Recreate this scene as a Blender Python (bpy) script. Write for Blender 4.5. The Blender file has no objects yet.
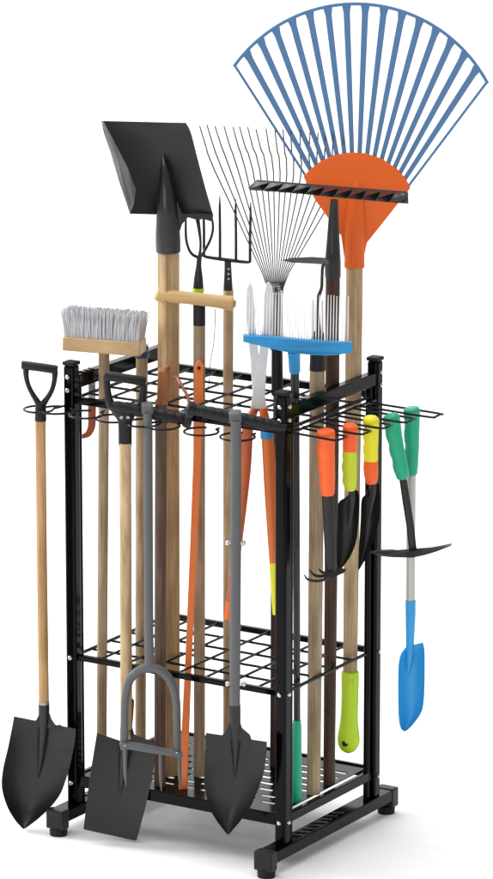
import bpy, math, random
from mathutils import Vector, Matrix
random.seed(7)
sc = bpy.context.scene
COL = sc.collection
# ------------------------------------------------------------------ camera
CAM = Vector((4.141, -6.832, 2.7499)); YAW = 0.5529; PIT = 0.2417; F = 4756.3
cd = bpy.data.cameras.new("camera"); cam = bpy.data.objects.new("camera", cd); COL.objects.link(cam)
cam.location = CAM; cam.rotation_euler = (math.pi/2-PIT, 0, YAW)
cd.sensor_fit = 'VERTICAL'; cd.sensor_height = 24; cd.lens = F/879*24; cd.clip_end = 500; cd.clip_start = .1
sc.camera = cam
# ------------------------------------------------------------------ studio light
w = bpy.data.worlds.new("World"); sc.world = w; w.use_nodes = True
nt = w.node_tree; bg = nt.nodes['Background']
tc = nt.nodes.new('ShaderNodeTexCoord'); sp = nt.nodes.new('ShaderNodeSeparateXYZ'); cr = nt.nodes.new('ShaderNodeValToRGB')
nt.links.new(tc.outputs['Generated'], sp.inputs[0]); nt.links.new(sp.outputs['Z'], cr.inputs[0]); nt.links.new(cr.outputs[0], bg.inputs[0])
cr.color_ramp.elements[0].position = 0.0; cr.color_ramp.elements[0].color = (.95, .95, .95, 1)
cr.color_ramp.elements[1].position = 0.8; cr.color_ramp.elements[1].color = (1, 1, 1, 1)
bg.inputs[1].default_value = .5
def area(name, loc, target, size, power, col=(1, 1, 1)):
    l = bpy.data.lights.new(name, 'AREA'); l.shape = 'RECTANGLE'; l.size = size[0]; l.size_y = size[1]; l.energy = power; l.color = col
    o = bpy.data.objects.new(name, l); COL.objects.link(o); o.location = loc
    o.rotation_euler = (Vector(target)-Vector(loc)).to_track_quat('-Z', 'Y').to_euler(); return o
area("key_softbox", (-4.6, -1.0, 2.8), (-.1, .1, .7), (1.1, 1.9), 175, (1, .985, .96))
area("overhead_softbox", (-1.0, -.1, 5.0), (-.2, .2, 0), (6.0, 6.0), 270)
area("front_fill", (.6, -5.2, 1.7), (-.2, .2, .2), (3.0, 2.0), 40)
area("backdrop_softbox", (-2.6, 3.0, 4.6), (-3.2, 5.2, .6), (5.0, 1.6), 50)
sc.view_settings.view_transform = 'Standard'; sc.view_settings.look = 'None'; sc.view_settings.exposure = 0; sc.view_settings.gamma = 1
# ------------------------------------------------------------------ pixel helpers (photo pixels -> points on an upright plane at a real distance)
FW = Vector((-math.sin(YAW)*math.cos(PIT), math.cos(YAW)*math.cos(PIT), -math.sin(PIT)))
RT = Vector((math.cos(YAW), math.sin(YAW), 0)); UP = RT.cross(FW); HD = Vector((-math.sin(YAW), math.cos(YAW), 0))
def ray(px, py): return FW + RT*((px-246.5)/F) - UP*((py-439.5)/F)
def on_plane(px, py, s):
    d = ray(px, py); return CAM + d*((s-CAM.dot(HD))/d.dot(HD))
def on_Y(px, py, Y):
    d = ray(px, py); return CAM + d*((Y-CAM.y)/d.y)
def on_z(px, py, z):
    d = ray(px, py); return CAM + d*((z-CAM.z)/d.z)
W, D, H = .4398, .3144, .86
ZM, ZB, ZR, ZT = .3218, .828, .797, .098
# ------------------------------------------------------------------ materials
def mat(name, col, rough=.4, metal=0, spec=.5, coat=0, kind=None, col2=None, scale=(40, 40, 40), bump=0, mix=.5, rvar=.0):
    m = bpy.data.materials.new(name); m.use_nodes = True; n = m.node_tree; b = n.nodes['Principled BSDF']
    b.inputs['Base Color'].default_value = (*col, 1); b.inputs['Roughness'].default_value = rough
    b.inputs['Metallic'].default_value = metal; b.inputs['Specular IOR Level'].default_value = spec
    b.inputs['Coat Weight'].default_value = coat; b.inputs['Coat Roughness'].default_value = .12
    t = n.nodes.new('ShaderNodeTexCoord'); mp = n.nodes.new('ShaderNodeMapping'); mp.inputs['Scale'].default_value = scale
    no = n.nodes.new('ShaderNodeTexNoise'); no.inputs['Scale'].default_value = 1; no.inputs['Detail'].default_value = 6; no.inputs['Roughness'].default_value = .6
    n.links.new(t.outputs['Object'], mp.inputs[0]); n.links.new(mp.outputs[0], no.inputs[0])
    if col2:
        r = n.nodes.new('ShaderNodeValToRGB'); r.color_ramp.elements[0].position = .5-mix*.5; r.color_ramp.elements[1].position = .5+mix*.5
        r.color_ramp.elements[0].color = (*col2, 1); r.color_ramp.elements[1].color = (*col, 1)
        n.links.new(no.outputs['Fac'], r.inputs[0]); last = r.outputs[0]
        if kind == 'wood':      # long soft bands, fine grain, the odd dark fleck
            n2 = n.nodes.new('ShaderNodeTexNoise'); n2.inputs['Scale'].default_value = 1; n2.inputs['Detail'].default_value = 3
            m2 = n.nodes.new('ShaderNodeMapping'); m2.inputs['Scale'].default_value = (scale[0]*.12, scale[1]*.12, 9)
            n.links.new(t.outputs['Object'], m2.inputs[0]); n.links.new(m2.outputs[0], n2.inputs[0])
            mx = n.nodes.new('ShaderNodeMix'); mx.data_type = 'RGBA'; mx.blend_type = 'MULTIPLY'; mx.inputs[0].default_value = 1
            r2 = n.nodes.new('ShaderNodeValToRGB'); r2.color_ramp.elements[0].position = .3; r2.color_ramp.elements[1].position = .62
            r2.color_ramp.elements[0].color = (.62, .56, .5, 1); r2.color_ramp.elements[1].color = (1, 1, 1, 1)
            n.links.new(n2.outputs['Fac'], r2.inputs[0]); n.links.new(last, mx.inputs[6]); n.links.new(r2.outputs[0], mx.inputs[7]); last = mx.outputs[2]
        n.links.new(last, b.inputs['Base Color'])
    if rvar:
        mr = n.nodes.new('ShaderNodeMapRange'); mr.inputs[1].default_value = .3; mr.inputs[2].default_value = .7
        mr.inputs[3].default_value = max(.02, rough-rvar); mr.inputs[4].default_value = rough+rvar
        n.links.new(no.outputs['Fac'], mr.inputs[0]); n.links.new(mr.outputs[0], b.inputs['Roughness'])
    if bump:
        bp = n.nodes.new('ShaderNodeBump'); bp.inputs['Strength'].default_value = bump; bp.inputs['Distance'].default_value = .002
        n.links.new(no.outputs['Fac'], bp.inputs['Height']); n.links.new(bp.outputs[0], b.inputs['Normal'])
    return m
WG = (330, 330, 9)
M = dict(
 rack=mat('black_gloss_paint', (.0012, .0012, .0013), .13, spec=.13, rvar=.04, scale=(12, 12, 3)),
 wire=mat('black_coated_wire', (.004, .004, .004), .3, spec=.25),
 matte=mat('black_matte_plastic', (.008, .008, .009), .38, spec=.3, bump=.25, scale=(500, 500, 500)),
 blade=mat('black_powder_coat_steel', (.012, .0118, .0115), .36, spec=.42, rvar=.1, scale=(18, 18, 18), bump=.06),
 steelblk=mat('black_polished_socket', (.012, .012, .013), .22, spec=.5, rvar=.05),
 grey=mat('grey_painted_tube', (.105, .107, .112), .4, spec=.4, rvar=.1, scale=(60, 60, 60)),
 silver=mat('bright_steel', (.62, .62, .63), .25, metal=1),
 galv=mat('dull_grey_steel', (.32, .32, .33), .38, metal=.8, rvar=.1),
 dsteel=mat('dark_spring_steel', (.03, .03, .032), .35, metal=.6),
 alu=mat('pale_aluminium_blade', (.72, .73, .74), .35, metal=.1, spec=.5, rvar=.1, scale=(25, 25, 25), col2=(.6, .61, .62)),
 alutube=mat('grey_aluminium_shaft', (.5, .49, .47), .32, metal=.5),
 wood=mat('pale_ash_wood', (.66, .49, .30), .5, spec=.3, kind='wood', mix=.32, col2=(.46, .32, .18), scale=WG, bump=.15),
 wood2=mat('yellow_pine_wood', (.60, .42, .22), .45, spec=.3, kind='wood', mix=.32, col2=(.42, .28, .14), scale=WG, bump=.15),
 wood3=mat('grey_brown_wood', (.50, .38, .25), .55, spec=.25, kind='wood', mix=.32, col2=(.32, .235, .15), scale=WG, bump=.2),
 wood4=mat('honey_wood', (.60, .375, .175), .5, spec=.3, kind='wood', mix=.32, col2=(.42, .25, .11), scale=WG, bump=.15),
 dwood=mat('dark_walnut_wood', (.085, .038, .024), .5, spec=.3, kind='wood', mix=.32, col2=(.04, .018, .012), scale=WG, bump=.2),
 brwood=mat('dusty_brown_wood', (.17, .11, .075), .55, spec=.3, kind='wood', mix=.32, col2=(.09, .055, .038), scale=WG, bump=.2),
 terra=mat('terracotta_wood', (.50, .215, .09), .5, spec=.3, kind='wood', col2=(.34, .12, .045), scale=WG, bump=.15),
 brick=mat('brick_orange_tube', (.52, .10, .022), .35),
 rust=mat('rust_red_plastic', (.3, .06, .016), .38),
 copper=mat('copper_brown_metal', (.3, .1, .05), .4, metal=.4),
 block=mat('pale_brush_block', (.74, .53, .30), .5, spec=.3, kind='wood', col2=(.60, .40, .2), scale=(5, 260, 260), bump=.1),
 barw=mat('yellow_turned_wood', (.78, .55, .26), .38, spec=.4, kind='wood', col2=(.66, .42, .17), scale=(6, 200, 200), bump=.08),
 spring=mat('spring_wire', (.1, .1, .1), .35, metal=.8),
 brist=mat('grey_bristle', (.72, .72, .74), .6, col2=(.46, .46, .49), scale=(300, 300, 10)),
 orange=mat('orange_plastic', (.86, .13, .012), .38, spec=.4, bump=.05, scale=(300, 300, 300)),
 hub=mat('orange_rake_plastic', (.78, .125, .012), .42, spec=.35),
 orgrip=mat('orange_red_grip', (.93, .13, .02), .4, spec=.4, bump=.1, scale=(400, 400, 400)),
 ortube=mat('orange_tube_paint', (.72, .16, .022), .3, spec=.5),
 lime=mat('lime_green_plastic', (.50, .72, .012), .35, spec=.45),
 limegrip=mat('lime_grip_rubber', (.55, .68, .02), .45, bump=.1, scale=(400, 400, 400)),
 yellow=mat('yellow_grip_rubber', (.83, .78, .015), .42, bump=.1, scale=(400, 400, 400)),
 green=mat('emerald_grip_rubber', (.008, .40, .22), .38, spec=.45, bump=.08, scale=(400, 400, 400)),
 blue=mat('sky_blue_plastic', (.018, .27, .58), .38, spec=.45),
 scoop=mat('bright_blue_plastic', (.03, .34, .72), .36, spec=.4),
 denim=mat('steel_blue_tine', (.082, .19, .37), .45, spec=.35),
 navy=mat('navy_ferrule', (.02, .04, .12), .4),
 tine=mat('pale_steel_tine', (.75, .75, .76), .3, metal=.35),
 rubber=mat('black_rubber', (.008, .008, .008), .6, spec=.25),
 hole=mat('hole_shade_black', (.004, .004, .004), .8),  # near-black colour standing in for the shade inside a hole
 floor=mat('white_studio_paper', (.93, .93, .93), .9, spec=.0),
)
# ------------------------------------------------------------------ mesh builder
class MB:
    def __init__(s): s.v = []; s.f = []
    def add(s, vs, fs):
        b = len(s.v); s.v += [Vector(v) for v in vs]; s.f += [[b+i for i in f] for f in fs]
    def box(s, c, size, rz=0, rot=None):
        R = rot or Matrix.Rotation(rz, 3, 'Z'); c = Vector(c)
        vs = [c+R@Vector((x*size[0]/2, y*size[1]/2, z*size[2]/2)) for x in (-1, 1) for y in (-1, 1) for z in (-1, 1)]
        s.add(vs, [(0, 1, 3, 2), (4, 6, 7, 5), (0, 4, 5, 1), (2, 3, 7, 6), (0, 2, 6, 4), (1, 5, 7, 3)])
    def tube(s, pts, rad, n=14, closed=False, twist=0, flat=1, cap=True):
        pts = [Vector(p) for p in pts]; N = len(pts)
        if not hasattr(rad, '__len__'): rad = [rad]*N
        T = []
        for i in range(N):
            a = pts[(i-1) % N] if (i or closed) else pts[0]; b = pts[(i+1) % N] if (i < N-1 or closed) else pts[-1]
            T.append((b-a).normalized())
        up = Vector((0, -1, 0)) if abs(T[0].y) < .9 else Vector((0, 0, 1))
        nn = (up-T[0]*up.dot(T[0])).normalized(); rings = []
        for i in range(N):
            nn = (nn-T[i]*nn.dot(T[i])).normalized(); bb = T[i].cross(nn)
            rings.append([pts[i]+(nn*math.cos(a)*flat+bb*math.sin(a))*rad[i] for a in [twist+2*math.pi*k/n for k in range(n)]])
        vs = [p for r in rings for p in r]; fs = []
        for i in range(N if closed else N-1):
            j = (i+1) % N
            for k in range(n): fs.append((i*n+k, i*n+(k+1) % n, j*n+(k+1) % n, j*n+k))
        if not closed and cap: fs.append(tuple(range(n))[::-1]); fs.append(tuple((N-1)*n+k for k in range(n)))
        s.add(vs, fs)
    def prism(s, front, back):
        n = len(front); s.add(list(front)+list(back), [tuple(range(n)), tuple(range(2*n-1, n-1, -1))]+[(i, n+i, n+(i+1) % n, (i+1) % n) for i in range(n)])
    def grid(s, G, th):      # G rows of points, thickened along +y
        R = len(G); C = len(G[0]); vs = [p for r in G for p in r]+[p+Vector((0, th, 0)) for r in G for p in r]; o = R*C; fs = []
        for i in range(R-1):
            for j in range(C-1):
                a, b, c, d = i*C+j, i*C+j+1, (i+1)*C+j+1, (i+1)*C+j; fs += [(a, b, c, d), (o+d, o+c, o+b, o+a)]
        bd = [j for j in range(C)]+[i*C+C-1 for i in range(1, R)]+[(R-1)*C+j for j in range(C-2, -1, -1)]+[i*C for i in range(R-2, 0, -1)]
        for k in range(len(bd)): a, b = bd[k], bd[(k+1) % len(bd)]; fs.append((a, o+a, o+b, b))
        s.add(vs, fs)
    def build(s, name, m, parent=None, bevel=0, smooth=35, sub=0):
        me = bpy.data.meshes.new(name); me.from_pydata(s.v, [], s.f); me.validate()
        import bmesh
        bm = bmesh.new(); bm.from_mesh(me); bmesh.ops.recalc_face_normals(bm, faces=bm.faces); bm.to_mesh(me); bm.free()
        me.polygons.foreach_set('use_smooth', [True]*len(me.polygons)); me.set_sharp_from_angle(angle=math.radians(smooth))
        me.materials.append(M[m] if isinstance(m, str) else m)
        o = bpy.data.objects.new(name, me); COL.objects.link(o)
        if parent: o.parent = parent
        if bevel:
            b = o.modifiers.new('bevel', 'BEVEL'); b.width = bevel; b.segments = 3; b.limit_method = 'ANGLE'; b.angle_limit = math.radians(40)
            b.harden_normals = False
        return o
def spline(P, n=6, closed=False):
    P = [Vector(p) for p in P]; N = len(P); out = []
    for i in range(N if closed else N-1):
        p1, p2 = P[i], P[(i+1) % N]; p0 = P[(i-1) % N] if (i or closed) else p1*2-p2; p3 = P[(i+2) % N] if (i+2 < N or closed) else p2*2-p1
        for k in range(n):
            t = k/n; out.append(.5*((2*p1)+(p2-p0)*t+(2*p0-5*p1+4*p2-p3)*t*t+(3*p1-p0-3*p2+p3)*t**3))
    if not closed: out.append(P[-1])
    return out
# ------------------------------------------------------------------ a tool: Empty at its base, turned to face where the tool faces
class Tool:
    def __init__(t, name, label, cat, base, s, group=None):
        t.s = s; o = bpy.data.objects.new(name, None); COL.objects.link(o); o.empty_display_size = .05
        t.o = o; t.loc = on_plane(base[0], base[1], s); o.location = t.loc; o.rotation_euler = (0, 0, YAW)
        o['label'] = label; o['category'] = cat
        if group: o['group'] = group
        t.inv = Matrix.Rotation(-YAW, 3, 'Z')
        if t.loc.z < 0: print('BELOW FLOOR', name, t.loc)
    def L(t, px, py, dy=0): return t.inv@(on_plane(px, py, t.s+dy)-t.loc)
    def m(t, wpx): return wpx*((t.s-CAM.dot(HD))/math.cos(PIT))/F
    def tube(t, name, pts, mt, n=16, parent=None, sm=0, **k):
        bev = k.pop('bevel', 0); P = [tuple(p)+(0,)*(4-len(p)) for p in pts]      # px, py, width px, dy
        if sm: Q = spline([Vector(p) for p in P], sm, k.get('closed', False)); P = [tuple(q) for q in Q]
        mb = MB(); mb.tube([t.L(p[0], p[1], p[3]) for p in P], [t.m(p[2])/2 for p in P], n, **k)
        return mb.build(name, mt, parent or t.o, bevel=bev)
    def plate(t, name, out, mt, th=.003, dy=0, parent=None, bevel=.0008):
        P = [tuple(p)+(0,)*(3-len(p)) for p in out]; mb = MB()
        mb.prism([t.L(p[0], p[1], dy+p[2]) for p in P], [t.L(p[0], p[1], dy+p[2])+Vector((0, th, 0)) for p in P])
        return mb.build(name, mt, parent or t.o, bevel=bevel)
    def sheet(t, name, rows, mt, dish=.01, th=.002, dy=0, n=5, cols=15, parent=None, curl=None, crease=0):
        # rows: xl, yl, xr, yr (, dish factor, dy)
        R = spline([Vector(tuple(r)+((1, 0)[len(r)-4:] if len(r) < 6 else ())) for r in rows], n); G = []
        for r in R:
            row = []
            for j in range(cols):
                u = j/(cols-1); c = 1-(2*u-1)**2
                row.append(t.L(r[0]+(r[2]-r[0])*u, r[1]+(r[3]-r[1])*u, dy+r[5]+dish*r[4]*c-crease*math.exp(-((u-.5)/.07)**2)*r[4]))
            G.append(row)
        mb = MB(); mb.grid(G, th); return mb.build(name, mt, parent or t.o, bevel=.0006)
def slot(px, Y, py=600): return on_Y(px, py, Y).dot(HD)
# ------------------------------------------------------------------ setting
# floor paper that sweeps up into the backdrop behind the rack (square to the camera)
def room(x, y, z): return RT*x+HD*y+Vector((0, 0, z))
CY = 3.6; RR = 1.6; XS = 9
mb = MB(); mb.add([room(-XS, -14, 0), room(XS, -14, 0), room(XS, CY, 0), room(-XS, CY, 0)], [(0, 1, 2, 3)])
fl = mb.build('floor', 'floor'); fl['kind'] = 'structure'
mb = MB(); prof = [(CY+RR*math.sin(a), RR-RR*math.cos(a)) for a in [math.pi/2*k/16 for k in range(17)]]+[(CY+RR, 6)]
mb.add([room(x, a, b) for a, b in prof for x in (-XS, XS)], [(2*k, 2*k+1, 2*k+3, 2*k+2) for k in range(len(prof)-1)])
bd = mb.build('backdrop', 'floor', smooth=60); bd['kind'] = 'structure'
# ------------------------------------------------------------------ the rack
rack = bpy.data.objects.new('tool_rack', None); COL.objects.link(rack); rack.location = (-W/2, D/2, 0)
rack['label'] = 'black steel tool organizer rack with wire grid trays standing on the white floor'; rack['category'] = 'tool rack'
RO = Vector((-W/2, D/2, 0))
def rb(name, mb, mt='rack', parent=None, bevel=0, **k):
    mb.v = [v-RO for v in mb.v]; return mb.build(name, mt, parent or rack, bevel=bevel, **k)
PW = .022
for (x, y) in ((-W, 0), (0, 0), (0, D), (-W, D)):
    mb = MB(); mb.box((x, y, (H+.045)/2), (PW, PW, H-.045)); p = rb('post', mb, bevel=.0045)
    mb = MB(); mb.box((x, y, H+.0035), (PW+.002, PW+.002, .007)); rb('post_cap', mb, 'rubber', p, bevel=.002)
    for z in (ZB, ZM, ZT-.012):      # bolt heads on the outward faces
        for dz in ((-.012, .012) if z == ZB else (0,)):
            mb = MB(); yy = y-PW/2 if y == 0 else y+PW/2
            mb.tube([(x, yy, z+dz), (x, yy-(.003 if y == 0 else -.003), z+dz), (x, yy-(.0045 if y == 0 else -.0045), z+dz)], [.0042, .004, .002], 12); rb('bolt', mb, 'silver', p)
            mb = MB(); xx = x+PW/2 if x == 0 else x-PW/2; k = .003 if x == 0 else -.003
            mb.tube([(xx, y, z+dz), (xx+k, y, z+dz), (xx+k*1.5, y, z+dz)], [.004, .0038, .002], 12); rb('bolt', mb, 'silver', p)
for x in (-W, 0):
    sx = 1 if x == 0 else -1
    for y in (0, D):               # slim uprights beside the posts
        yy = y+(.0215 if y == 0 else -.0215)
        mb = MB(); mb.tube([(x, yy, .046), (x, yy, ZB-.012)], .006, 12); rb('side_rod', mb)
    mb = MB(); mb.box((x, D/2, ZB), (.018, D-PW, .024)); sb = rb('side_bar', mb, bevel=.002)
    for k in range(3):
        mb = MB(); mb.box((x, .035+.014*k, ZB+.0128), (.012, .008, .003)); rb('clip_tab', mb, 'steelblk', sb, bevel=.0008)
    mb = MB(); mb.box((x, D/2-.002, .036), (.034, D+.112, .022)); fb = rb('foot_bar', mb, bevel=.002)
    for yy in (-.058, D+.054):
        mb = MB(); mb.box((x, yy, .031), (.037, .022, .036)); cp = rb('end_cap', mb, 'matte', fb, bevel=.003)
        mb = MB(); q = yy+(.003 if yy < 0 else -.003); mb.tube([(x, q, .014), (x, q, .010), (x, q, .0)], [.0145, .0165, .0155], 20); rb('foot_pad', mb, 'rubber', cp)
    for k in range(8):             # pressed louvres along the top of the foot bar
        mb = MB(); R = Matrix.Rotation(.5, 3, 'Z'); mb.box((x, .045+.021*k, .0478), (.02, .006, .0025), rot=R); rb('louvre', mb, 'steelblk', fb, bevel=.0008)
    # diagonal plate where the bar meets each post
def wire_tray(z, rail):
    mb = MB(); mb.tube([(0, PW/2, z), (0, D-PW/2, z)], .0032, 10); mb.tube([(-W, PW/2, z), (-W, D-PW/2, z)], .0032, 10)
    for k in range(1, 8): x = -W+W*k/8; mb.tube([(x, rail/2, z+.002), (x, D-rail/2, z+.002)], .0024, 8)
    for k in range(1, 5): y = D*k/5; mb.tube([(-W, y, z-.0028), (0, y, z-.0028)], .0024, 8)
    tr = rb('wire_tray', mb, 'wire')
    for y in (0, D):
        mb = MB(); mb.box((-W/2, y, z), (W-PW, rail, rail)); rb('rail', mb, 'rack', tr, bevel=.002)
    return tr
wire_tray(ZM, .011); top = wire_tray(ZR, .013)
# bottom tray: slotted sheet with a rolled lip
nx, ny = 88, 30; x0, x1, y0, y1 = -W+.012, -.012, .002, D-.002
mb = MB(); vi = {}
def V(i, j, z):
    k = (i, j, z)
    if k not in vi: vi[k] = len(mb.v); mb.v.append(Vector((x0+(x1-x0)*i/nx, y0+(y1-y0)*j/ny, z)))
    return vi[k]
def solid(i, j):
    if i < 3 or j < 3 or i >= nx-3 or j >= ny-3: return True
    r = (j-3) % 3; row = (j-3)//3
    return not (r == 1 and (i-3+(row % 2)*4) % 9 < 6)
zt, zb_ = ZT, ZT-.0015
for i in range(nx):
    for j in range(ny):
        if not solid(i, j): continue
        mb.f.append([V(i, j, zt), V(i+1, j, zt), V(i+1, j+1, zt), V(i, j+1, zt)]); mb.f.append([V(i, j, zb_), V(i, j+1, zb_), V(i+1, j+1, zb_), V(i+1, j, zb_)])
        for (di, dj, a, b) in ((-1, 0, (i, j), (i, j+1)), (1, 0, (i+1, j), (i+1, j+1)), (0, -1, (i, j), (i+1, j)), (0, 1, (i, j+1), (i+1, j+1))):
            I, J = i+di, j+dj
            if not (0 <= I < nx and 0 <= J < ny) or not solid(I, J): mb.f.append([V(*a, zt), V(*b, zt), V(*b, zb_), V(*a, zb_)])
bt = rb('bottom_tray', mb, 'rack', smooth=30)
mb = MB()
mb.box((-W/2, -.0035, ZT-.008), (W-PW-.001, .008, .022)); mb.box((-W/2, D+.0035, ZT-.008), (W-PW-.001, .008, .022))
mb.box((.0005, D/2, ZT-.009), (.01, D-PW-.001, .018)); mb.box((-W-.0005, D/2, ZT-.009), (.01, D-PW-.001, .018)); rb('tray_lip', mb, 'rack', bt, bevel=.002)
mb = MB(); mb.tube([(x0, .02, ZT-.02), (x1, .02, ZT-.02)], .006, 10); rb('brace', mb, 'rack', bt)
# front ring hooks
def ring(cx, cy, z, R, name='hook'):
    a0 = math.radians(62); pts = [(cx+.012*0, .0-.004, z-.004)] ; pts = []
    pts.append((cx+R*.45, -.004, z))
    for k in range(19):
        a = a0-(math.radians(318))*k/18; pts.append((cx+R*math.cos(a), cy+R*math.sin(a), z))
    mb = MB(); mb.tube(spline(pts, 2), .0021, 8); return rb(name, mb, 'wire')
HZ = ZR-.012
for x in (-W-.006, -W+.058, -W+.115, -W+.178, -.222, -.142, -.068): ring(x if x > -W else x, -.041, HZ, .03)
# ring for the far-left shovel reaches round the post
mb = MB(); C0 = Vector((-W-.036, -.052, HZ)); pts = [(-W-.011, -.004, HZ), (-W-.014, -.022, HZ)]+[tuple(C0+Vector((.026*math.cos(a), .026*math.sin(a), 0))) for a in [math.radians(40-17*k) for k in range(18)]]
mb.tube(spline(pts, 2), .0021, 8); rb('hook', mb, 'wire')
# side hooks that reach out to the right
SIDE = [(326, 434, .030), (350, 428, .088), (371, 421, .145), (394, 418, .205), (411, 411, .262)]
for i, (px, py, Y) in enumerate(SIDE):
    p = on_Y(px, py, Y); g = .0185 if i in (0, 3) else .0165; tip = p.x+.035+(.02 if i == 4 else 0); z = ZR-.006
    q = [(.004, Y-g-.012, z), (.02, Y-g, z), (tip-.012, Y-g, z-.002), (tip, Y-g*.5, z-.001), (tip+.002, Y, z), (tip, Y+g*.5, z-.001), (tip-.012, Y+g, z-.002), (.02, Y+g, z), (.004, Y+g+.012, z)]
    mb = MB(); mb.tube(spline(q, 5), .0021, 8); rb('hook', mb, 'wire')
mb = MB(); mb.tube([(.0085, .012, ZR-.006), (.0085, D-.012, ZR-.006)], .0028, 8); rb('hook_rail', mb, 'wire')
# ------------------------------------------------------------------ tools hung on the front
# 1 round shovel with D grip, far left
s1 = slot(41, -.052)+0
t = Tool('round_shovel', 'round point black shovel with wooden shaft and D grip hanging outside the left post', 'shovel', (24, 829), s1-.005)
t.tube('shaft', [(40.5, 418, 10.5), (42, 560, 10.5), (44, 704, 10.5)], 'wood4', 20)
g = t.tube('grip', [(26, 367.5, 6.5), (26.5, 378, 5.2), (30, 389, 5), (36.5, 400, 6), (41, 405.5, 8), (46, 400, 6), (52, 390, 5), (54.5, 380, 5.2), (55, 371, 6.5)], 'matte', 12, sm=4, flat=1.15)
t.tube('grip_bar', [(21.5, 365, 7.5), (23, 365, 9), (40, 367.2, 9), (56, 369.6, 9), (57.8, 369.8, 7.5)], 'matte', 16, parent=g)
t.tube('grip_socket', [(41, 402, 9), (40.8, 408, 11), (40.6, 420.5, 12)], 'matte', 18, parent=g)
t.tube('ferrule', [(44, 701.5, 11.4), (44.05, 704, 11.4)], 'galv', 18)
b = t.sheet('blade', [(14, 716.5, 76, 729, .25), (12, 728, 75, 741, .6), (8, 748, 71, 762, .9), (3, 770, 66, 780, 1), (2, 788, 60, 795, 1), (7, 806, 50, 808, .9), (15, 820, 37, 820, .5), (23, 829, 25.5, 828.5, .1)], 'blade', dish=.028, th=.0022, dy=.0, cols=21)
t.tube('socket', [(44, 704, 11.6, 0), (44, 722, 11, .004), (42.5, 742, 9, .014), (40.5, 762, 5.5, .022), (38.5, 778, 1.5, .027)], 'blade', 16, parent=b, sm=3)
t.plate('foot_step', [(33.5, 723), (37, 719), (40, 712), (41, 728), (34, 726)], 'blade', .003, dy=-.001, parent=b)
t.plate('foot_step', [(48, 709), (52, 720), (57, 727), (59, 724.5), (62, 726), (60, 730), (47, 728)], 'blade', .003, dy=-.001, parent=b)
# 2 square spade with D grip
s2 = slot(125, -.062)
t = Tool('square_spade', 'square black spade with pale shaft and D grip, its blade behind the grey arched weeder', 'spade', (110, 841), s2)
DB = .035
t.tube('shaft', [(125.3, 443, 12, 0), (125.8, 560, 12, .018), (126.5, 738, 12, DB)], 'wood', 20)
g = t.tube('grip', [(106.5, 377, 7), (107.5, 390, 7), (109.5, 401, 8.5), (114, 407.5, 10), (125, 409.5, 11), (136, 410.5, 10), (141, 405.5, 8.5), (142.8, 395, 7), (144, 384, 7)], 'matte', 12, sm=4, flat=.9)
t.tube('grip_bar', [(104.3, 375.5, 8), (106, 375.8, 10), (125, 378.3, 9.5), (144, 381.2, 10), (146, 381.5, 8)], 'matte', 16, parent=g)
t.tube('grip_socket', [(125, 406, 31), (125, 413, 26), (125.2, 419, 17), (125.2, 426, 14), (125.3, 445, 13.5)], 'matte', 18, parent=g, sm=3, flat=.55)
for hx in (121.5, 128):
    t.tube('rivet', [(hx, 417.5, 4.2, -.0115), (hx, 417.5, 3.2, -.0145)], 'silver', 12, parent=g)
b = t.sheet('blade', [(97, 733, 156, 753.5), (91, 770, 150, 788), (87, 800, 143, 817), (83.5, 829.5, 136.5, 841)], 'blade', dish=.012, th=.0025, dy=DB, cols=17)
t.tube('socket', [(126.5, 728, 13, DB), (126, 745, 12.5, DB+.002), (123, 770, 9, DB+.008), (120.5, 790, 3.5, DB+.012), (119.5, 798, 1, DB+.0135)], 'blade', 16, parent=b, sm=3)
t.plate('socket_strap', [(131.2, 697), (134.4, 701), (133.4, 716), (132.4, 728), (134.5, 735), (150, 741), (158, 743), (156, 753), (130, 746), (130, 722)], 'blade', .004, dy=DB-.004, parent=b)
# 3 grey arched weeder with black T grip
s3 = slot(148, -.045)
t = Tool('arched_weeder', 'grey steel weeder ending in an arch with crossbar and spikes, black T grip on top', 'weeder', (161, 790), s3)
def grooved(t, a, b, w, n, parent=None):
    pts = []; N = 60
    for i in range(N+1):
        u = i/N; e = min(1, (u*(1-u)*4)**.18+.0) if 0 < u < 1 else .55
        pts.append((a[0]+(b[0]-a[0])*u, a[1]+(b[1]-a[1])*u+.3*math.sin(u*n*2*math.pi), w*e*(1+.022*math.cos(u*n*2*math.pi))))
    return t.tube('grip', pts, 'matte', 18, parent=parent)
gr = grooved(t, (111, 405), (190, 420.5), 13, 9)
t.tube('grip_end', [(184, 419, 13.5), (187, 420, 16), (190.5, 421, 16), (192, 421.3, 12)], 'matte', 18, parent=gr)
t.tube('shaft', [(147.5, 413, 9, -.0165), (148, 430, 9.5, -.016), (148.5, 560, 9.5, -.018), (149, 640, 9.5, -.02), (150, 672, 10.5, -.022)], 'grey', 18)
t.tube('hook_strap', [(147.5, 414, 11.5, -.0165), (147.3, 408, 11.5, -.0155), (147.3, 404.5, 11.5, -.010), (147.5, 402.5, 11.5, 0), (148, 404, 11, .011)], 'grey', 12, sm=4, flat=.2)
AY = -.024
ar = t.tube('arch', [(124.3, 749, 8.2, AY), (124.5, 720, 8.2, AY), (125.5, 697, 8.2, AY), (130, 680, 8.6, AY), (139, 670.5, 9.2, AY), (150, 667.5, 9.8, AY), (161, 671, 9.2, AY), (170.5, 681, 8.6, AY), (176, 698, 8.2, AY), (177, 720, 8.2, AY), (177.2, 755, 8.2, AY)], 'grey', 14, sm=4)
t.plate('crossbar', [(119, 744.5), (121, 742.5), (182, 754), (183.5, 756), (181, 758.5), (121, 748.5)], 'grey', .02, dy=AY-.013, bevel=.002)
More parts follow.
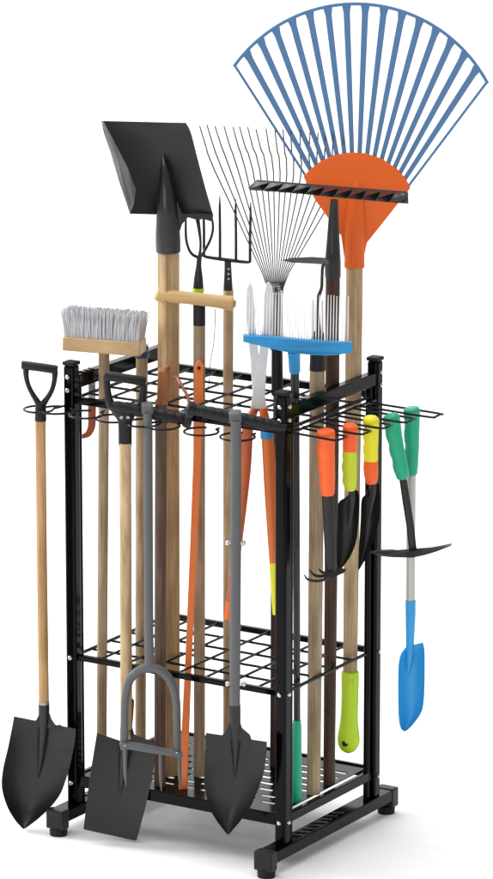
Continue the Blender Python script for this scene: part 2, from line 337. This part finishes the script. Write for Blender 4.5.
for (x, y0_, y1_) in ((125, 748, 786), (160.5, 754, 791), (179.5, 757, 790)):
    t.tube('spike', [(x, y0_, 4.4, AY-.006), (x+.3, y1_-12, 3.6, AY-.006), (x+1, y1_, 1, AY-.006)], 'grey', 10)
for x in (124, 176): t.tube('rivet', [(x+.8, 752.8 if x > 150 else 745.8, 3, AY-.0125), (x+.8, 752.8 if x > 150 else 745.8, 2.2, AY-.016)], 'silver', 10)
# 4 round shovel with grey shaft and T grip
s4 = slot(235, -.045)
t = Tool('garden_shovel', 'black round point shovel on a grey tube shaft with silver wing bolts', 'shovel', (228, 835), s4-.012)
gr = grooved(t, (188, 408), (286, 428), 13, 12)
t.tube('grip_end', [(186.5, 407.5, 12), (188, 408, 15.5), (192, 408.8, 15.5), (195, 409.5, 14)], 'matte', 18, parent=gr)
t.tube('hook_strap', [(235.5, 423, 12.5, -.0165), (235.2, 416, 12.5, -.0155), (235, 412.5, 12.5, -.010), (235, 410.5, 12.5, 0), (235.4, 412, 12, .011)], 'grey', 12, sm=4, flat=.2)
t.tube('shaft', [(236, 421, 11, -.015), (235.5, 560, 11.5, -.014), (235, 640, 11.3, -.014), (234.8, 712, 11, -.014)], 'grey', 18)
for y in (543, 684):
    a = t.tube('wing_bolt', [(227.5, y-.5, 3.6, -.016), (243.5, y+.4, 3.6, -.016)], 'silver', 10)
    for x, k in ((229.2, -1), (242, 1)): t.tube('knob', [(x, y, 3, -.016), (x+k*.8, y, 5.6, -.016), (x+k*2.2, y, 5.8, -.016), (x+k*3.4, y, 4.4, -.016), (x+k*3.9, y, 2, -.016)], 'silver', 14, parent=a, sm=2)
b = t.sheet('blade', [(206, 733, 267, 742, .25), (205.5, 745, 266.5, 754, .7), (204.5, 765, 263.5, 774, 1), (204.5, 786, 257.5, 791, 1), (209, 806, 250, 808, .9), (216, 820, 240.5, 821, .6), (227.5, 835, 229, 834.5, .1)], 'blade', dish=.024, th=.0022, dy=-.014, cols=21)
t.tube('socket', [(234.7, 705, 12, -.014), (235, 722, 11.5, -.013), (235.5, 742, 9.5, -.004), (235.3, 762, 5.5, .006), (234.8, 778, 1.5, .0105)], 'blade', 16, parent=b, sm=3)
t.plate('foot_step', [(230, 720), (227, 730), (222, 735.5), (222, 740), (232, 740)], 'blade', .003, dy=-.014, parent=b)
t.plate('foot_step', [(239.5, 719), (242, 728), (250, 735), (252, 741), (238, 741)], 'blade', .003, dy=-.014, parent=b)
# ------------------------------------------------------------------ tools standing in the trays
def standing(name, label, cat, px, Y, yb=None, group=None):
    # find the base row where the upright meets the bottom tray at depth Y
    lo, hi = 700, 860
    for _ in range(40):
        mid = (lo+hi)/2
        if on_Y(px, mid, Y).z > ZT: lo = mid
        else: hi = mid
    p = on_Y(px, mid, Y); return Tool(name, label, cat, (px, mid), p.dot(HD), group), mid
CX = [-W+W*(k+.5)/8 for k in range(8)]
# 5 push broom
t, yb = standing('push_broom', 'scrub broom with grey bristles and pale wooden block on a wooden pole', 'broom', 101.5, .06)
t.tube('pole', [(104.2, 349, 11), (103, 540, 10.5), (101.5, yb, 10.5)], 'wood3', 18)
blk = MB(); A = t.L(66, 341, .014); B = t.L(143, 347, -.018); ax = (B-A).normalized(); hy = Vector((0, 1, 0)); hy = (hy-ax*hy.dot(ax)).normalized(); hz = ax.cross(hy)
def ob(m, a, b, dep, hei, hy, hz):
    vs = [p+hy*y*dep/2+hz*z*hei/2 for p in (a, b) for y in (-1, 1) for z in (-1, 1)]
    m.add(vs, [(0, 1, 3, 2), (4, 6, 7, 5), (0, 4, 5, 1), (2, 3, 7, 6), (0, 2, 6, 4), (1, 5, 7, 3)])
hz = hz if hz.z > 0 else -hz
ob(blk, A, B, .05, t.m(14), hy, hz); blk.build('block', 'block', t.o, bevel=.002)
mb = MB(); BR = (B-A).length
for i in range(42):
    for j in range(7):
        u = (i+.5+random.uniform(-.2, .2))/42; v = (j-3)/3*.021
        p = A+ax*BR*(u*.97+.015)+hy*v+hz*t.m(6)
        for q in range(3):
            ln = t.m(29)*random.uniform(.92, 1.03); lean = ax*random.uniform(-.004, .004)+hy*random.uniform(-.005, .005)+ax*(u-.5)*.01
            mb.tube([p, p+hz*ln*.5+lean*.4, p+hz*ln+lean], [.0012, .0011, .0006], 5)
mb.build('bristles', 'brist', t.o)
# 6 pole with navy ferrule
t, yb = standing('wooden_stake', 'tan wooden pole with small navy cap, standing behind the scrub broom', 'pole', 140.5, .155)
t.tube('pole', [(142, 352, 12), (141, 540, 11.5), (140.5, yb, 11)], 'wood3', 18)
t.tube('cap', [(142, 345, 13), (142, 357, 14.5)], 'navy', 18); t.tube('clip', [(134, 353, 4, -.014), (150, 352, 4, -.014)], 'navy', 10)
# 7 big square shovel pointing up
t, yb = standing('flat_shovel', 'large black square mouth shovel pointing up on a thick square wooden shaft', 'shovel', 169, .09)
t.tube('shaft', [(168.5, 244, 23), (168.5, 400, 23), (169.5, yb, 23)], 'wood2', 4, twist=math.radians(14), bevel=.0015)
b = t.sheet('blade', [(101.5, 121, 186, 123, .6, .0), (104, 133, 191, 133, .9), (113, 160, 198, 160, 1), (123, 190, 206, 190, 1), (130, 214, 213.5, 216, .9)], 'blade', dish=.022, th=.003, dy=-.006, cols=25, crease=0)
t.plate('side_wall', [(101, 120.5, .002), (104, 122, -.03), (113, 139, -.034), (128, 168, -.032), (136, 190, -.024), (134, 204, -.012), (130, 214, .002), (118, 178, .004)], 'blade', .002, dy=-.008, parent=b)
t.plate('shoulder', [(180, 214), (213.5, 214), (212.5, 222), (203, 219), (198, 220.5), (188, 217.5), (180, 227)], 'blade', .003, dy=-.008, parent=b)
t.tube('socket', [(168.3, 251, 25, 0), (168, 238, 25, -.002), (167.5, 222, 23, -.005), (166.8, 205, 20, -.008), (165.6, 185, 14, -.007), (164.2, 168, 8, -.001), (163, 155, 1, .007)], 'steelblk', 22, parent=b, sm=4)
t.plate('socket_web', [(177, 200), (184, 218), (180.5, 230), (177, 236), (176, 215)], 'steelblk', .004, dy=-.010, parent=b)
# 8 dark brown pole with terracotta top
t, yb = standing('terracotta_pole', 'dusty brown pole with short terracotta top in front of the thick square shaft', 'pole', 160, .03)
t.tube('pole', [(161, 400, 12), (160.5, 560, 12), (160, yb, 12)], 'brwood', 14)
s_ = t.tube('sleeve', [(164, 370, 17, 0), (163.5, 385, 17, 0), (162.5, 404, 16.5, 0)], 'terra', 4, twist=math.radians(45), bevel=.002)
t.tube('bolt', [(167.5, 368, 6, -.008), (167.5, 368, 5.5, -.015), (167.5, 368, 2, -.0175)], 'rust', 14, parent=s_)
# 9 turned wooden T handle
t, yb = standing('wooden_crutch_handle', 'pale turned wooden T handle on a round shaft, lying across the fork sockets', 'tool handle', 199.5, .115)
t.tube('crossbar', [(155.8, 293.5, 9, -.004), (157, 294, 12.5, -.004), (160, 294.5, 14, -.004), (180, 297, 13, -.006), (195, 298.6, 12.8, -.007), (215, 301, 13.2, -.008), (229, 303, 14.5, -.01), (232.5, 303.5, 14.5, -.01), (234, 303.6, 12, -.01)], 'barw', 20, sm=2)
t.tube('crossbar_cap', [(232, 303.6, 8, -.012), (235.6, 304, 7, -.012), (236.2, 304.1, 3, -.012)], 'wood2', 14)
t.tube('shaft', [(199.3, 323, 12, 0), (199.3, 500, 12, 0), (199.5, yb, 11.5, 0)], 'wood3', 18)
t.tube('collar', [(199.3, 300, 12.5), (199.3, 325, 12.5)], 'matte', 18)
# 10 orange lath
t, yb = standing('orange_stake', 'slim bright orange stake with pointed top leaning among the poles', 'stake', 182.5, .035)
t.tube('shaft', [(199, 360, 3, .05), (199.2, 366, 12, .05), (198.8, 420, 12, .045), (194, 540, 10.5, .03), (189, 650, 9.5, .015), (185.5, 730, 11, .005), (183, yb, 13, 0)], 'ortube', 4, twist=math.radians(45), bevel=.0015)
t.tube('eyelet', [(199, 368, 3.6, .0405), (199, 368, 2.4, .0385)], 'hole', 12)
# 11 three tine cultivator fork
t, yb = standing('curved_fork', 'small black fork with curved tines and lime ring behind the wooden T handle', 'fork', 200, .175)
sk = t.tube('socket', [(199.5, 256, 5), (198.8, 266, 5.5), (198.5, 278, 9), (198.3, 290, 11)], 'steelblk', 16, sm=3)
t.tube('ring', [(198.3, 288, 11.8), (198.3, 291.5, 11.8)], 'lime', 16)
t.tube('pole', [(198.5, 291, 10), (199.3, 400, 9), (200, yb, 9)], 'wood3', 14)
for P in ([(199.5, 258, 3.4), (191, 253, 3), (186.3, 240, 2.8, -.01), (185.8, 222, 2.4, -.02), (186.5, 210, 1.4, -.025)], [(199.5, 258, 3.4), (205, 250, 3), (211, 238, 2.8, -.01), (213, 226, 2.6, -.02), (210, 212, 1.8, -.028), (204, 200, 1, -.03)], [(199.5, 257, 3.4), (200.6, 244, 2.6, -.02), (199, 228, 3.6, -.04), (196, 212, 4.5, -.035), (192, 200, 1, -.03)]):
    t.tube('tine', P, 'dsteel', 10, sm=4)
# 12 four tine fork
t, yb = standing('digging_fork', 'black four tine garden fork with straight tines on a round tan pole', 'fork', 228, .215)
t.tube('pole', [(228.3, 290, 10.5), (228, 450, 10), (228, yb, 10)], 'wood', 18)
sk = t.tube('socket', [(227.8, 261, 7), (228, 272, 7.5), (228, 284, 9), (228.2, 294, 10)], 'steelblk', 16, sm=2)
for y in (269, 274, 279): t.tube('rivet', [(228.6, y, 2.6, -.007), (228.6, y, 2, -.0095)], 'silver', 10, parent=sk)
t.tube('crosspiece', [(203.5, 254, 2.6, -.005), (206, 256.8, 3.2), (228, 260, 4), (247, 262.2, 3.2), (250.5, 261, 2.6, -.005)], 'dsteel', 10, sm=3)
for (xa, ya, xb, yb2, w2) in ((204, 256, 203.5, 197, 1), (220, 258.5, 219.8, 196, 1), (236, 260.5, 235.6, 199, 1), (250, 262, 250.6, 202, 1)):
    t.tube('tine', [(xa, ya, 3), (xa, ya-25, 2.9, -.006), (xb, yb2+12, 2.6, -.008), (xb, yb2, 1, -.006)], 'dsteel', 8)
for k in range(7): pass
# 13 wire leaf rake
t, yb = standing('wire_leaf_rake', 'fan of thin dark wire tines on a leaf rake behind the blue rake head', 'rake', 274, .235)
t.tube('pole', [(277.5, 392, 8.5), (275, 560, 8.5), (274, yb, 8.5)], 'dwood', 14)
t.tube('grip', [(277, 340, 11), (277.3, 395, 12)], 'matte', 16)
sk = t.tube('socket', [(275.5, 283, 8), (276, 300, 10), (276.5, 345, 10.5)], 'galv', 12)
for x in (270.5, 281.5): t.tube('brace_rod', [(x, 290, 2.4, -.012), (x+.4, 350, 2.4, -.012)], 'silver', 8, parent=sk)
t.tube('brace_rod', [(276, 288, 2.2, -.016), (276.3, 350, 2.2, -.016)], 'dsteel', 8, parent=sk)
tx = [199.7, 207, 215, 224, 233, 239.5, 247.6, 256, 266, 275, 283, 290.5, 300, 310, 318, 325.5, 333, 344]
for i, x in enumerate(tx):
    u = i/17; bx = 214+125*u+2*math.sin(u*6); by = 169+19*u-6*math.sin(u*math.pi); ty = 125.5+10.5*u-1.5*math.sin(u*math.pi)
    hx = 268.5+14*u; jy = random.uniform(-1, 1)
    t.tube('tine', [(hx, 296, 1.1), (hx-(hx-bx)*.12, 272, 1.3, .0), (bx, by, 1.6, -.02*math.sin(u*math.pi)), (bx-(bx-x)*.55, by-22, 1.6, -.025), (x, ty+jy, 1.4, -.05)], 'spring', 6, sm=2)
t.tube('coil', [(274+6*math.cos(k*.9), 296-k*.35, 1.4, -.009+.006*math.sin(k*.9)) for k in range(34)], 'silver', 6)
# 14 hedge shears
t = Tool('hedge_shears', 'hedge shears with pale grey blades pointing up and orange handles below', 'shears', (252, 619), slot(258, .035))
PV = [(254.5, 300), ]
bl = t.plate('blade', [(248.5, 284.5), (250.5, 282.5), (253, 289), (254, 300), (256, 330), (259, 360), (263.5, 398), (266, 409), (251, 409), (252.5, 396), (250.5, 362), (247.5, 330), (246, 305), (246.2, 291)], 'alu', .003, dy=.004)
br = t.plate('blade', [(266, 283.5), (269, 282), (272.5, 287), (273, 296), (271.5, 320), (269, 345), (266.2, 372), (265, 396), (267, 409), (250.5, 409), (253, 390), (256, 368), (259.5, 350), (263, 325), (264, 300)], 'alu', .003, dy=0)
t.tube('handle', [(255, 408, 8, .004), (250, 420, 10, .004), (247.5, 430, 11.5, .002), (245, 470, 12, .0), (238.5, 530, 11, .0), (230.5, 600, 8.5, .0), (228.3, 618, 7.5, .0)], 'brick', 14, sm=3)
h = t.tube('handle', [(263, 408, 8, 0), (266, 426, 11, 0), (268, 445, 12.5, 0), (270.5, 490, 12.8, 0), (273.5, 540, 12, 0), (275, 563, 11.5, 0)], 'ortube', 14, sm=3)
t.tube('collar', [(266.5, 424, 12.5), (267, 438, 13)], 'blue', 16, parent=h)
t.tube('handle_tip', [(275, 562, 11.8), (276, 590, 10.5), (277, 614, 9)], 'yellow', 12, parent=h); t.tube('handle_tip', [(230.4, 601, 9.4), (228.2, 619, 8.5)], 'orange', 12)
# 15 blue lawn rake
t, yb = standing('lawn_rake', 'sky blue curved rake head with many fine pale tines pointing up', 'rake', 297, .078)
t.tube('pole', [(294.8, 366, 9), (296.5, 560, 7.5), (297, 724, 7)], 'steelblk', 14)
t.tube('grip', [(297, 720, 8), (297, 725, 9), (297, 750, 9.5), (297, yb-3, 10.5), (297, yb, 9)], 'green', 16)
hd = MB(); G = []
top_ = [(243, 335.5), (262, 336.5), (285, 338.5), (310, 340.8), (333, 342.6), (352, 343)]; bot_ = [(243, 342), (262, 346.5), (285, 352), (310, 355), (333, 355.5), (352, 352.5)]
def curve_dy(x): return -.02*(1-((x-297)/55)**2)
o_ = spline([Vector((a, b, curve_dy(a))) for a, b in top_], 6)+spline([Vector((a, b, curve_dy(a))) for a, b in bot_], 6)[::-1]
t.plate('head', [tuple(v) for v in o_], 'blue', .016, dy=-.012, bevel=.0015)
t.tube('head_socket', [(293.8, 350, 13, -.02), (294.2, 358, 12, -.012), (294.6, 371, 11.5, 0)], 'blue', 16)
mb = MB()
for i in range(36):
    x = 246+i*2.9; y = 336+(x-243)*.068; xx = x+1.0; ty = 291+(x-243)*.05+random.uniform(-.6, .6)
    mb.tube([t.L(x, y+2, curve_dy(x)-.003), t.L(x+.5, (y+ty)/2, curve_dy(x)-.006), t.L(xx, ty, curve_dy(x)-.012)], [.00115, .0011, .0008], 6)
mb.build('tines', 'tine', t.o)
# 16 draw hoe
t, yb = standing('draw_hoe', 'tan wooden hoe with thin pointed dark blade on a gooseneck near the corner post', 'hoe', 313.5, .135)
t.tube('pole', [(317.3, 362, 15.5), (316, 540, 15), (313.5, yb, 14)], 'wood3', 18)
t.tube('grip_sleeve', [(318, 332, 11.5), (317.8, 343, 15), (317.5, 370, 16.5)], 'matte', 18)
t.tube('neck', [(325, 263, 4, .0), (322.6, 267, 3.4), (322, 278, 3.2), (321.5, 288, 3.4), (318.5, 297, 4), (317.6, 310, 4.5), (318, 334, 6)], 'dsteel', 12, sm=4)
t.plate('blade', [(281.5, 260.5, -.005), (291, 258, .004), (312, 257, .006), (326, 258, .006), (329, 261, 0), (329, 265, -.005), (312, 263.8, -.006), (292, 262.8, -.006)], 'blade', .003, dy=0)
for x in (313.2, 322.4): t.tube('brace_rod', [(x, 300, 2, -.002), (x-.3, 335, 2.6, -.004)], 'galv', 8)
# 17 toothed bar rake
t, yb = standing('bow_rake', 'wide black toothed rake bar on a dark brown pole before the orange fan hub', 'rake', 329, .195)
t.tube('pole', [(332.8, 272, 14.5), (332, 450, 14), (329, yb, 12)], 'dwood', 18)
t.tube('socket', [(334.2, 200, 8, -.004), (333.6, 215, 10, -.002), (333.2, 240, 13), (332.8, 262, 16), (332.8, 277, 16)], 'steelblk', 18, sm=2)
hd = t.plate('head', [(257, 180, .012), (335, 186.3, .012), (408, 192, .012), (408.5, 204, -.01), (335, 197.5, -.01), (247.5, 188.5, -.01)], 'blade', .005, dy=0, bevel=.001)
for k in range(11):
    x = 255+k*14; y = 181+(x-262)*.079; h_ = 10.5
    mb = MB(); a = t.L(x+1, y+1, .005); b_ = t.L(x+14, y+2, .005); c = t.L(x+9, y+h_, -.006); d = t.L(x-5, y+h_-.6, -.045 if k else -.035); e = t.L(x-4, y+h_-3.0, -.04)
    mb.add([a, b_, c, d, e], [(0, 1, 2), (0, 2, 3), (0, 3, 4), (1, 0, 4), (1, 4, 3, 2)]); mb.build('tooth', 'steelblk' if k % 1 == 0 else 'blade', t.o, bevel=.0004)
# 18 fan rake
t = Tool('fan_rake', 'large fan leaf rake with steel blue tines, orange hub and lime green grip', 'rake', (349, 753), slot(352, .272))
t.tube('pole', [(354.5, 262, 17), (353, 400, 16.5), (350, 676, 14.5)], 'wood', 20)
hub = [(303.5, 177), (309, 170.5), (320, 162), (333, 155.5), (350, 152.5), (366, 153.5), (382, 159), (397, 169), (405.5, 178.5), (410.5, 188), (397.5, 204.5), (379, 228), (367, 243), (363, 262), (345, 263), (341, 236), (330, 221), (315, 200)]
hb = t.plate('hub', hub, 'hub', .006, dy=-.003, bevel=.002)
t.tube('hub_socket', [(354.3, 267, 20.5, 0), (354.5, 250, 20, 0), (355, 225, 21, -.002), (356, 200, 17, 0), (357, 180, 8, .003)], 'hub', 20, parent=hb, sm=3, flat=.95)
t.tube('hub_rib', [(353.5, 266, 2.2, -.0185), (353.8, 240, 2.2, -.0185), (354.5, 215, 1.8, -.0185), (355.5, 197, 1, -.0145)], 'hub', 8, parent=hb, sm=2)
# circle through the three outer points
def circ(a, b, c):
    ax_, ay = a; bx, by = b; cx, cy = c; d = 2*(ax_*(by-cy)+bx*(cy-ay)+cx*(ay-by))
    ux = ((ax_**2+ay**2)*(by-cy)+(bx**2+by**2)*(cy-ay)+(cx**2+cy**2)*(ay-by))/d; uy = ((ax_**2+ay**2)*(cx-bx)+(bx**2+by**2)*(ax_-cx)+(cx**2+cy**2)*(bx-ax_))/d
    return ux, uy, math.hypot(ax_-ux, ay-uy)
ox, oy, oR = circ((232.5, 66), (355, 2.5), (489, 83))
ix, iy, iR = circ((303, 177), (353, 155), (411, 188))
a0 = math.atan2(66-oy, 232.5-ox); a1 = math.atan2(83-oy, 489-ox); b0 = math.atan2(177-iy, 303-ix); b1 = math.atan2(188-iy, 411-ix)
rim = [(ox+oR*math.cos(a0+(a1-a0)*k/60), oy+oR*math.sin(a0+(a1-a0)*k/60)) for k in range(61)]
rimi = [(ox+(oR-3.2)*math.cos(a0+(a1-a0)*k/60), oy+(oR-3.2)*math.sin(a0+(a1-a0)*k/60)) for k in range(61)]
DYT = lambda r: -.012*r
mb = MB(); G = []
for k in range(61):
    G.append([t.L(*rim[k], -.016), t.L(*rimi[k], -.016)])
mb.grid(G, .006); mb.build('rim', 'denim', t.o, bevel=.0008)
NT = 17
for k in range(NT):
    u = k/(NT-1); A1 = a0+(a1-a0)*u; B1 = b0+(b1-b0)*(u*.97+.015)
    p = Vector((ox+(oR-2.2)*math.cos(A1), oy+(oR-2.2)*math.sin(A1))); q = Vector((ix+(iR-4)*math.cos(B1), iy+(iR-4)*math.sin(B1)))
    d = (p-q).normalized(); nrm = Vector((-d.y, d.x)); wt = 3.3 if 0 < k < NT-1 else 1.3; wb = 2.2 if 0 < k < NT-1 else 1.2
    p = p+nrm*(1.2 if k == 0 else -1.2 if k == NT-1 else 0)
    o_ = [(*(q-nrm*wb), .001), (*(q+nrm*wb), .001), (*(p+nrm*wt-d*8), -.0155), (*(p+nrm*(wt+(1.4 if 0 < k < NT-1 else 0))), -.0155), (*(p-nrm*(wt+(1.4 if 0 < k < NT-1 else 0))), -.0155), (*(p-nrm*wt-d*8), -.0155)]
    t.plate('tine', o_, 'denim', .0045, bevel=.0008)
g = t.tube('grip', [(350, 671, 16), (350, 674, 18), (349.8, 695, 17.5), (349.3, 712, 17.5), (348.8, 724, 19), (348.5, 736, 22.5), (348.5, 744, 21.5), (348.5, 750, 14), (348.5, 752.8, 4)], 'lime', 22, sm=4)
t.tube('hang_hole', [(345, 743.5, 6.5, -.012), (345, 743.5, 6.5, -.0196)], 'hole', 16, parent=g)  # solid plug, no opening cut; the hole's shade is its black colour
for k in range(3): t.tube('embossed_mark', [(346+k*3.4, 679, 1.6, -.0155), (346.4+k*3.4, 684, 1.6, -.0155)], 'limegrip', 8, parent=g)
# ------------------------------------------------------------------ hand tools on the side hooks
def hand(name, label, cat, i, base):
    px, py, Y = SIDE[i]; return Tool(name, label, cat, base, on_Y(px, py, Y).dot(HD))
def grip(t, pts, mt, name='grip', parent=None, wave=0, n=18):
    P = spline([Vector(tuple(p)+(0,)*(4-len(p))) for p in pts], 8); N = len(P); Q = []
    for i, p in enumerate(P): u = (p[1]-P[0][1])/(P[-1][1]-P[0][1]); k = math.sin(u*math.pi*2*(wave+1))*.5*min(1, u*6, (1-u)*6) if wave else 0; Q.append((p[0]-k*.6, p[1], p[2]+k, p[3]))
    return t.tube(name, Q, mt, n, parent=parent)
t = hand('hand_cultivator', 'hand cultivator with plain orange grip, dark shaft and small three prong claw', 'hand cultivator', 0, (325, 583))
grip(t, [(326, 429.5, 14), (326, 431, 17.5), (326, 434, 18.8), (326.1, 442, 18), (326.3, 455, 17.5), (327, 475, 16.5), (327.5, 490, 15), (327.8, 495, 12.5)], 'orgrip', wave=3)
t.tube('shaft', [(328, 494, 12.5), (329.5, 530, 12), (330.5, 556, 11.5), (331, 571, 10)], 'blade', 16, flat=.5)
hp = t.plate('claw_plate', [(330, 571, -.01), (340, 568, .012), (346.5, 569.5, .016), (344, 573, .005), (333, 578, -.012), (324, 579.5, -.02), (322, 575, -.012)], 'blade', .003)
for P in ([(330, 578, 3.4, -.012), (318, 581, 3, -.02), (308, 579.5, 2.6, -.03), (304, 574.5, 1, -.032)], [(328, 576, 3.2, -.006), (317, 576, 3, -.012), (312, 573, 2.5, -.018), (309.5, 569.5, 1, -.018)], [(329, 574, 3, .004), (322, 572, 2.8, .002), (318.5, 568.5, 1, 0)]):
    t.tube('prong', P, 'blade', 10, sm=4)
t = hand('hand_trowel', 'hand trowel with orange top and lime green lower grip and dark pointed blade', 'trowel', 1, (346, 570))
grip(t, [(350.5, 423.5, 10), (350.3, 426.5, 15.5), (350.2, 434, 15.5), (349.8, 451, 14.5)], 'orgrip', 'grip_top')
grip(t, [(349.8, 450.5, 14.3), (349.6, 460, 15), (349.6, 475, 14.8), (350, 486, 13), (350.2, 490.5, 9)], 'limegrip', wave=2)
t.tube('neck', [(351, 488, 6.5), (352, 500, 6), (350.5, 515, 4), (348, 530, 2)], 'blade', 12, sm=2)
t.sheet('blade', [(351, 489, 358.5, 491, .3), (346.5, 497, 358.8, 494, .8), (338.5, 503, 359.5, 500, 1), (337.5, 520, 358.5, 520, 1), (336.5, 545, 356.5, 540, 1), (336.5, 562, 350.5, 556, .7), (337.5, 575, 340, 571, .2)], 'blade', dish=.014, th=.0018, dy=.004)
t = hand('narrow_trowel', 'hand trowel with yellow top and orange lower grip and slim dark blade', 'trowel', 2, (362, 570))
grip(t, [(371.5, 416, 10), (371.3, 419.5, 16), (371, 430, 15.6), (370.8, 447, 15), (370.8, 461, 14.6)], 'yellow', 'grip_top', wave=2)
grip(t, [(370.8, 460.5, 14.6), (370.8, 470, 15), (371.3, 478, 13.5), (371.8, 483.5, 10)], 'orgrip')
t.tube('neck', [(372.5, 481, 7), (373, 492, 6.5), (370, 510, 4), (367, 526, 2)], 'blade', 12, sm=2)
t.sheet('blade', [(371, 483, 379, 484, .3), (366, 494, 379.5, 492, .8), (361.5, 500, 380, 500, 1), (360.5, 520, 379, 520, 1), (359, 545, 373, 542, 1), (358.3, 560, 366, 558, .6), (358, 570.5, 359.5, 569.5, .2)], 'blade', dish=.014, th=.0018, dy=.004)
t = hand('hand_mattock', 'double ended hand hoe with green grip tilted sideways and long thin dark head', 'hand hoe', 3, (413, 556))
grip(t, [(390.2, 414.5, 13), (390.8, 416.5, 16.5), (391.5, 420, 17.5), (392.8, 428, 17), (396, 445, 15.5), (399.5, 462, 15), (401.8, 473, 14.5), (402.5, 478.5, 11)], 'green', wave=3)
t.tube('shaft', [(402.5, 477, 7.5), (406, 500, 8), (410, 525, 8), (413, 552, 8)], 'blade', 14, flat=.6)
t.plate('head', [(370, 552.5, 0), (376, 550, .02), (392, 549.5, .03), (408, 551.5, .02), (420, 550.5, .02), (434, 547, .02), (452, 543.5, .0), (451, 546, -.01), (437, 551.5, -.02), (424, 555.5, -.02), (412, 557.5, -.02), (393, 557.5, -.025), (378, 556, -.02)], 'blade', .003)
t = hand('plastic_scoop', 'bright blue plastic hand scoop on grey aluminium shaft with upright green grip', 'scoop', 4, (411, 732))
grip(t, [(411.5, 407, 11), (411.8, 410, 16.5), (411.8, 420, 16), (411.8, 440, 15), (411.5, 460, 14), (411, 472, 13), (410.8, 475, 10)], 'green', wave=2)
t.tube('shaft', [(411.3, 474, 9), (410.8, 540, 9), (410.5, 604, 9)], 'alutube', 16)
bb = t.sheet('blade', [(406, 647, 423, 642.5, .3), (400.5, 655, 424.5, 650, .8), (398.3, 668, 424.8, 664, 1), (398, 695, 424.5, 688, 1), (398.3, 712, 423.5, 703, 1), (399, 721, 421, 713, .9), (400.5, 728, 413, 724.5, .7), (403.5, 731.5, 406.5, 731, .3)], 'scoop', dish=.02, th=.0025, dy=-.006, cols=19)
t.tube('socket', [(410.5, 600, 10.5), (410.4, 620, 10), (410, 638, 8.5, .002), (409.5, 655, 7.5, .006), (408.5, 670, 4, .012), (407.5, 680, 1, .016)], 'scoop', 16, parent=bb, sm=3)
# ------------------------------------------------------------------ small hung things
t = Tool('strap_hook', 'rust red J shaped strap hanging below the left side bar next to the broom pole', 'hook', (88, 437), on_Y(92, 400, .075).dot(HD))
t.plate('strap_plate', [(88.5, 381), (95.5, 380), (95.5, 404), (88.5, 404)], 'galv', .004, dy=.002)
t.tube('hook', [(92, 402, 8), (92, 418, 8), (91.5, 427, 7.5), (88.5, 433.5, 6.5), (84, 436, 5), (79.5, 436.5, 4)], 'rust', 12, sm=4, flat=.35)
t = Tool('bent_rod', 'short bent copper brown rod on the top grid beside the terracotta pole top', 'rod', (190, 404), on_Y(188, 402, .035).dot(HD))
t.tube('rod', [(173.5, 377.5, 3.4, .05), (177.5, 378.5, 3.6, .045), (183, 388, 3.4, .025), (187, 395, 3.4, .012), (189.5, 404, 3.4, 0)], 'copper', 10, sm=3)
t = Tool('thin_cord', 'hair thin dark cord hanging below the wooden T handle between two poles', 'cord', (208, 392), slot(210, .2))
t.tube('cord', [(215, 309, .9), (215, 325, .9), (213.5, 345, .9), (210.5, 362, .9), (209.5, 378, .9), (207.8, 392, .9)], 'dsteel', 6, sm=4)
